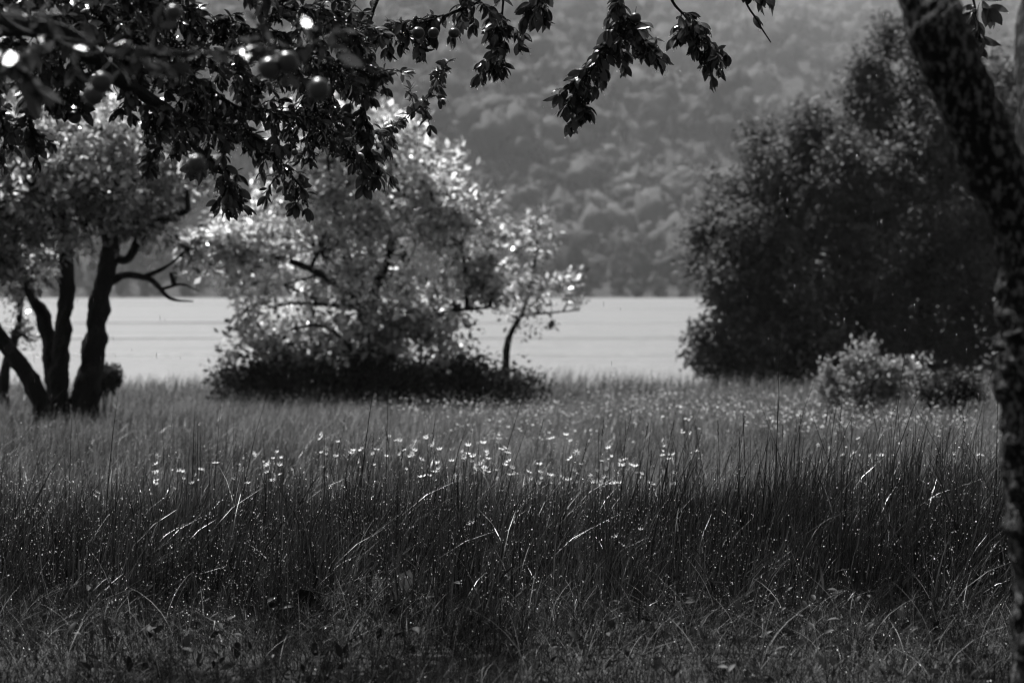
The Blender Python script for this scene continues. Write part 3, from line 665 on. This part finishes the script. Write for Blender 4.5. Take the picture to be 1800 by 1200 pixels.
class FgTree:
    def __init__(s, name, label, base):
        s.root = empty(name, base); tag(s.root, label, 'tree'); s.b = np.array(base, float); s.leaves = []; s.tips = []
    def stem(s, nm, pts, r0, r1, rough=0.22, sides=20, n=60, mat='fgbark', rs=7):
        path = spline(pts, n); V, Q, T = tube(path, np.linspace(r0, r1, n), sides, rough, rs)
        return path, obj(nm, make_mesh(nm, V - s.b, [Q, T], M[mat], True), s.root)
    def bough(s, pts, r0, r1, twigs, tlen, lsize, spread=1.0, start=0.1, leafy=1.0, hang=0.55, nm='branch', tdir=None):
        """a leafy bough: main axis, side twigs, leaves on spurs; pts are world points"""
        path = spline(pts, 26); t = np.linspace(0, 1, 26); parts = [tube(path, r0 + (r1 - r0) * t, 8, 0.18, 20)]
        lv = []
        axes = [(path[int(start * 26):], True)]
        for i in range(int(twigs * 1.3)):
            k = int(rng.uniform(start, 1) * 25); a = path[k]; tn = unit(path[min(k + 1, 25)] - path[max(k - 1, 0)])
            dv = unit(rng.normal(size=3) * np.array([1, .8, .8]) * spread + tn * 0.6 + np.array([0, 0, -hang])); L = tlen * rng.uniform(0.4, 1.2)
            if tdir is not None: dv = unit(dv + np.array(tdir))
            e = a + dv * L; mid = a + dv * L * 0.5 + np.array([0, 0, 0.12 * L]) + rng.normal(size=3) * 0.05 * L
            pp = spline([a, mid, e], 9); parts.append(tube(pp, np.linspace(max(r1 * 0.9, 0.0032), 0.0018, 9), 5, 0.2, 40)); axes.append((pp, False))
        V, fs = join(parts); br = obj(nm, make_mesh(nm, V - s.b, fs, M['twig'], True), s.root)
        for pp, main in axes:
            L = np.linalg.norm(np.diff(pp, axis=0), axis=1).sum(); n = max(int(L / 0.017 * 1.5 * leafy * (0.8 if main else 1)), 3)
            for i in range(n):
                u_ = rng.uniform(0.12, 1); k = u_ * (len(pp) - 1); k0 = min(int(k), len(pp) - 2); a = pp[k0] + (pp[k0 + 1] - pp[k0]) * (k - k0)
                tn = unit(pp[k0 + 1] - pp[k0]); dv = unit(unit(rng.normal(size=3)) * 0.9 + tn * 0.55 + np.array([0, 0, -hang]))
                lv.append((a + rng.normal(size=3) * 0.004, dv, lsize * rng.uniform(0.55, 1.2)))
            for i in range(int(5 * leafy + 0.5)):
                tn = unit(pp[-1] - pp[-3]); dv = unit(unit(rng.normal(size=3)) * 0.75 + tn * 0.7 + np.array([0, 0, -hang]))
                lv.append((pp[-1], dv, lsize * rng.uniform(0.8, 1.3)))
        s.leaves += [(br,) + l for l in lv]
        return br, path
    def fruit(s, br, px, py, d, diam):
        c = P(px, py, d); o = obj('fruit', FRUITM, br); o.location = c - s.b; o.scale = (diam / 2 * rng.uniform(.93, 1.03), diam / 2 * rng.uniform(.93, 1.03), diam / 2 * rng.uniform(.95, 1.1)); o.rotation_euler = (rng.normal() * .3, rng.normal() * .3, rng.uniform(0, 6))
        # short stalk
        pp = spline([c + np.array([0, 0, diam * .43]), c + np.array([.004, .004, diam * .43 + .03])], 4); V, Q, T = tube(pp, 0.0016, 5)
        obj('fruit_stalk', make_mesh('fruit_stalk', V - s.b, [Q, T], M['twig'], True), br)
    def finish(s, n_single):
        pos = np.array([l[1] for l in s.leaves]); dv = np.array([l[2] for l in s.leaves]); sz = np.array([l[3] for l in s.leaves])
        nh = unit(rng.normal(size=pos.shape) * 0.55 + np.array([0, -0.15, 0.8])); fr = frames(dv, nh)
        px = 900 + pos[:, 0] / pos[:, 1] * F; py = HOR - (pos[:, 2] - CAMZ) / pos[:, 1] * F
        score = sz / pos[:, 1] * ((px > 5) & (px < 1795) & (py > 8)) * (1 + 0.6 * (py > 60)) * rng.uniform(0.8, 1.2, len(sz))
        order = np.argsort(-score); single = order[:n_single]; rest = order[n_single:]
        for i in single:
            br = s.leaves[i][0]; o = obj('leaf', LEAFM[int(rng.integers(0, 4))], br)
            mt = Matrix([[*(fr[i][r_] * sz[i]), (pos[i] - s.b)[r_]] for r_ in range(3)] + [[0, 0, 0, 1]]); o.matrix_local = mt
        if len(rest):
            V, f = stamp(LV, LF, pos[rest], fr[rest], sz[rest]); o = obj('leaves', make_mesh('leaves', V - s.b, f, M['fgleaves'], True, np.repeat(rng.random(len(rest)), len(LV))), s.root); o['kind'] = 'stuff'
        tips = pos + dv * sz[:, None]; tips[:, 2] -= 0.22 * sz * fr[:, 2, 2]
        vis = np.where(score > 0)[0]; k = rng.choice(vis, min(len(vis), int(0.30 * len(vis)) + 1), replace=False)
        q = tips[k] - np.array([0, 0, 0.003])
        V, f = stamp(OCT, OCF, q, np.broadcast_to(EYE, (len(q), 3, 3)), np.stack([np.full(len(q), .0026), np.full(len(q), .0026), np.full(len(q), .0036)], -1) * rng.uniform(.7, 1.3, (len(q), 1)))
        o = obj('water_drops', make_mesh('water_drops', V - s.b, f, M['drop'], True), s.root); o['kind'] = 'stuff'
    def canopy(s, blobs, n, per, llen):
        pos = []; nr = []
        wts = np.array([b[3] * b[4] * b[5] for b in blobs]); wts /= wts.sum(); wh = rng.choice(len(blobs), n, p=wts); B = np.array(blobs, float)
        u_ = unit(rng.normal(size=(n, 3))) * rng.uniform(0.2, 1, n)[:, None] ** 0.5
        c = B[wh, :3] + u_ * B[wh, 3:6]
        q = np.repeat(c, per, 0) + rng.normal(size=(n * per, 3)) * 0.16
        keep = q[:, 2] > CAMZ + 0.126 * np.maximum(q[:, 1], 0) + 0.12      # the low sprays are built bough by bough
        q = q[keep]
        fr = frames(rng.normal(size=q.shape) - np.array([0, 0, .4]), unit(rng.normal(size=q.shape) * .6 + np.array([0, 0, .8])))
        V, f = stamp(LEAF4, np.array([[0, 1, 2, 3]]), q, fr, llen * rng.uniform(.7, 1.3, len(q)))
        o = obj('crown', make_mesh('crown', V - s.b, f, M['fgleaves'], False, np.repeat(rng.random(len(q)), 4)), s.root); o['kind'] = 'stuff'
        return c

def PP(*l): return [P(*q) for q in l]

# right-hand tree: main trunk, leaning stem, upright stem
base = np.array([1.52, 6.5, 0.0]); base[2] = float(ground_z(base[0], base[1])) - 0.03
T1 = FgTree('leaning_tree', 'black lichen-patched tree with a leaning stem at the right edge', base)
d = 6.5
tp = [base, P(1888, 1150, d), P(1872, 900, d), P(1862, 700, d), P(1846, 560, d), P(1815, 430, d), P(1752, 300, d), P(1692, 160, d), P(1642, 40, d), P(1600, -120, d + .2), P(1520, -330, d + .8)]
path = spline(tp, 260); zz_ = path[:, 2]
rad = 0.080 + 0.078 * (1 - sm(1.30, 1.75, zz_)) + 0.03 * (1 - sm(0, 0.35, zz_)) - 0.02 * sm(2.3, 3.2, zz_)
V, Q, T_ = tube(path, rad, 56, 0.17, 26.0)
obj('trunk', make_mesh('trunk', V - T1.b, [Q, T_], M['fgbark'], True), T1.root)
T1.stem('stem', PP((1868, 640, d + .03), (1876, 400, d + .1), (1850, 150, d + .2), (1862, -60, d + .3), (1900, -400, d + .5)), 0.12, 0.08, 0.2, 22, 80)
limb, _ = T1.stem('limb', PP((1560, -240, d + .5), (1470, -260, 8.2), (1330, -210, 9.8), (1120, -170, 11.0), (900, -120, 11.3), (700, -80, 11.2)), 0.075, 0.022, 0.15, 14, 60, 'fgbark')
T1.stem('limb', PP((1520, -330, d + .8), (1350, -420, 9), (1150, -420, 12), (1000, -330, 15)), 0.07, 0.02, 0.15, 12, 50)
T1.stem('limb', PP((1900, -400, d + .5), (1800, -520, 8.5), (1650, -480, 11.5), (1500, -330, 15)), 0.07, 0.02, 0.15, 12, 50)
LS = 0.080
b, _ = T1.bough(PP((1120, -170, 11.0), (1095, -40, 11.3), (1085, 40, 11.4), (1040, 110, 11.4), (1008, 175, 11.4)), 0.009, 0.004, 24, 0.14, LS * .85, 1.0, 0.3, 1.1)
T1.fruit(b, 1117, 32, 11.35, 0.055); T1.fruit(b, 1080, 15, 11.4, 0.05)
T1.bough(PP((1085, 40, 11.4), (1115, 60, 11.35), (1150, 85, 11.3)), 0.005, 0.003, 10, 0.10, LS * .9, 0.8, 0.2, 1.0)
T1.bough(PP((1170, -180, 10.9), (1175, -20, 11.5), (1205, 30, 11.6), (1235, 65, 11.6), (1258, 100, 11.6)), 0.008, 0.003, 15, 0.10, LS * .85, 0.8, 0.42, 1.0)
T1.bough(PP((1290, -200, 10.2), (1305, -20, 11.2), (1330, 35, 11.3), (1355, 75, 11.3)), 0.007, 0.003, 3, 0.05, LS, 0.6, 0.1, 0.0, nm='bare_twig')
T1.bough(PP((1300, -200, 10.2), (1330, -60, 11.3), (1345, -12, 11.3)), 0.006, 0.003, 3, 0.07, LS, 0.9, 0.6, 0.8)
T1.bough(PP((960, -135, 11.2), (952, -30, 11.5), (948, 20, 11.5)), 0.006, 0.003, 5, 0.07, LS, 0.9, 0.5, 0.9)
T1.bough(PP((900, -120, 11.3), (885, 0, 11.7), (880, 60, 11.7), (868, 120, 11.7)), 0.007, 0.003, 17, 0.10, LS * .75, 1.0, 0.35, 1.1)
b, _ = T1.bough(PP((900, -120, 11.3), (850, -10, 11.5), (790, 25, 11.4), (720, 45, 11.4), (660, 60, 11.3)), 0.011, 0.005, 20, 0.12, LS * .8, 0.9, 0.3, 0.95)
for q in ((735, 58), (762, 58), (798, 58)): T1.fruit(b, q[0], q[1], 11.2, 0.062 if q[0] < 750 else 0.054)
T1.bough(PP((700, -80, 11.2), (655, 20, 11.0), (635, 120, 11.0), (645, 230, 11.0), (650, 300, 11.0)), 0.012, 0.004, 22, 0.11, LS * .85, 0.8, 0.25, 1.0)
T1.bough(PP((1700, -40, 9.5), (1715, 20, 9.8), (1722, 90, 9.8), (1700, 150, 9.8)), 0.006, 0.003, 5, 0.08, LS, 0.8, 0.2, 0.7)
T1.canopy([(2.4, 9.5, 4.6, 2.2, 2.5, 1.2), (0.2, 12, 4.7, 1.8, 2.6, 1.0), (1.0, 16.0, 5.4, 2.6, 2.6, 1.0), (2.8, 14, 5.2, 1.8, 2.5, 1.2), (-0.6, 17, 5.4, 2.0, 2.2, 0.9)], 230, 55, 0.10)
T1.finish(300)

# left-hand tree, whose boughs reach in over the meadow
base = np.array([-2.7, 7.6, 0.0]); base[2] = float(ground_z(base[0], base[1])) - 0.03
T2 = FgTree('overhanging_tree', 'fruit-laden tree whose dark boughs hang into the upper left corner', base)
T2.stem('trunk', [base, base + [0.05, 0, .8], base + [0.0, .1, 1.6], base + [.15, .2, 2.3], base + [.3, .4, 3.2]], 0.17, 0.11, 0.22, 18, 60)
T2.stem('limb', [base + [0, .1, 1.75]] + PP((-150, 90, 7.9), (-20, 45, 8.3), (110, 60, 8.8), (210, 140, 9.2), (300, 200, 9.6), (345, 260, 9.9)), 0.06, 0.015, 0.2, 12, 60, 'twig')
T2.stem('limb', [base + [.15, .2, 2.3]] + PP((-60, -120, 7.6), (150, -100, 8.5), (400, -60, 9.6), (600, -40, 10.4)), 0.08, 0.02, 0.2, 12, 60, 'twig')
T2.stem('limb', [base + [.1, .15, 2.1]] + PP((-120, 0, 6.6), (60, 60, 6.4), (300, 90, 6.3), (520, 95, 6.3)), 0.009, 0.003, 0.2, 10, 60, 'twig')
T2.stem('limb', [base + [.3, .4, 3.2]] + PP((50, -350, 10), (250, -380, 13), (450, -300, 16)), 0.09, 0.02, 0.2, 12, 50)
# blurred near sprays with fruit
b, _ = T2.bough(PP((60, 60, 6.4), (180, 95, 6.3), (330, 95, 6.2), (470, 85, 6.2), (580, 80, 6.2)), 0.005, 0.003, 16, 0.08, 0.058, 0.9, 0.0, 0.42, 0.2)
for (px, py, dm) in ((473, 120, .050), (560, 157, .049), (178, 145, .046), (165, 168, .046), (505, 110, .046), (305, 22, .036), (345, 288, .042)): T2.fruit(b, px, py, 6.0, dm * 1.22)
T2.bough(PP((-120, 0, 6.6), (-40, 70, 6.1), (20, 110, 6.0), (60, 150, 6.0)), 0.006, 0.003, 6, 0.07, 0.072, 0.8, 0.2, 0.6)
# dense mid-depth boughs
for pts, tw, tl, ls in (
    (((-20, 45, 8.3), (90, 30, 9), (210, 15, 9.6), (330, 10, 10)), 22, 0.16, .075),
    (((150, -100, 8.5), (260, 0, 9.5), (380, 40, 10), (500, 60, 10.2)), 24, 0.18, .075),
    (((400, -60, 9.6), (470, 0, 10.2), (560, 30, 10.4), (620, 60, 10.5)), 20, 0.15, .075),
    (((210, 140, 9.2), (250, 190, 9.4), (280, 240, 9.5), (270, 290, 9.5)), 12, 0.12, .07),
    (((300, 200, 9.6), (380, 220, 10), (460, 250, 10.3), (530, 330, 10.5)), 18, 0.15, .075),
    (((345, 260, 9.9), (380, 290, 10.2), (400, 320, 10.4), (405, 352, 10.5)), 9, 0.10, .085),
    (((500, 60, 10.2), (520, 130, 10.4), (560, 200, 10.6), (610, 260, 10.8)), 20, 0.15, .075),
    (((380, 40, 10), (420, 110, 10.2), (440, 180, 10.3), (400, 240, 10.3)), 20, 0.15, .075),
    (((110, 60, 8.8), (60, 120, 9.4), (50, 190, 9.6), (52, 250, 9.6)), 14, 0.11, .08),
    (((210, 15, 9.6), (220, 60, 9.4), (300, 110, 9.6), (360, 150, 9.9)), 18, 0.15, .075),
    (((-60, 60, 8.2), (-10, 130, 8.8), (0, 200, 9.2), (20, 260, 9.4)), 10, 0.12, .07),
    (((560, 200, 10.6), (600, 240, 11.5), (680, 225, 12.6), (745, 180, 13.2), (785, 110, 13.4)), 14, 0.10, .075),
    (((-60, -10, 8.6), (60, -5, 9.2), (180, 10, 9.6), (300, -5, 10)), 24, 0.16, .075),
    (((90, 70, 9.0), (150, 100, 9.3), (210, 110, 9.5), (290, 160, 9.7)), 22, 0.15, .07),
    (((0, 70, 8.8), (70, 100, 9.1), (110, 130, 9.3), (120, 170, 9.4)), 14, 0.13, .07),
    (((360, 150, 9.9), (420, 190, 10.1), (500, 200, 10.3), (570, 230, 10.5)), 20, 0.15, .07),
    (((480, 60, 10.2), (540, 90, 10.4), (610, 120, 10.6), (680, 130, 10.8)), 18, 0.15, .07),
    (((290, 60, 9.8), (330, 120, 9.9), (340, 180, 10), (320, 230, 10)), 18, 0.14, .07),
    (((600, -40, 10.4), (600, 30, 10.7), (600, 110, 10.8), (575, 190, 10.8)), 18, 0.14, .075)):
    T2.bough(PP(*pts), 0.011, 0.004, int(tw * 1.15), tl, ls * 0.74, 0.9, 0.05, 1.05, 0.35)
b, _ = T2.bough(PP((52, 150, 9.5), (95, 165, 9.5), (140, 190, 9.5)), 0.006, 0.003, 4, 0.08, .08, 0.9, 0.1, 0.8)
T2.fruit(b, 101, 195, 9.4, .070); T2.fruit(b, 131, 206, 9.45, .056); T2.fruit(b, 255, 222, 9.45, .04); T2.fruit(b, 518, 268, 9.9, .03)
T2.canopy([(-2.2, 9, 4.6, 2.2, 2.4, 1.2), (-2.4, 13, 5.0, 2.0, 3.0, 1.0), (-1.2, 16.5, 5.2, 2.4, 2.2, 0.9)], 170, 55, 0.10)
T2.finish(300)

# ------------------------------------------------------------------ broad-leaved dock plants in the grass
DOCKM = [make_mesh('leaf', LV * np.array([s_, 1, c_]), LF, M['dock'], True) for s_, c_ in ((1, 1), (0.85, 1.6), (1.15, 0.4))]
def dock(px, py, d, n, size, label):
    b = P(px, py, d); b[2] = float(ground_z(b[0], d)) + 0.0
    root = empty('dock_plant', b); tag(root, label, 'plant')
    for i in range(n):
        a = 6.28 * i / n + rng.uniform(-.4, .4); dv = np.array([[math.cos(a), math.sin(a), rng.uniform(.7, 1.6)]]); fr = frames(dv, np.array([[0, 0, 1.0]]))[0]; s = size * rng.uniform(.7, 1.2)
        o = obj('leaf', DOCKM[int(rng.integers(0, 3))], root); o.matrix_local = Matrix([[*(fr[r_] * s * np.array([1.2, 1, 1])), 0] for r_ in range(3)] + [[0, 0, 0, 1]])
dock(690, 1090, 11.1, 7, 0.22, 'dark broad-leaved plant in the short grass below the flower drift')
dock(545, 1110, 10.9, 8, 0.20, 'dark broad-leaved plant sprawling in the short grass, lowest of the two')

# ------------------------------------------------------------------ falling rain
n = 420
y = rng.uniform(8, 15, n); x = rng.uniform(-.23, .23, n) * y; z = rng.uniform(1.0, 3.4, n)
V, f = stamp(OCT, OCF, np.stack([x, y, z], -1), np.broadcast_to(EYE, (n, 3, 3)), np.stack([np.full(n, .0009), np.full(n, .0009), rng.uniform(.010, .022, n)], -1))
tag(obj('rain', make_mesh('rain', V, f, M['rain'], True)), 'fine rain falling over the meadow', 'rain', kind='stuff')
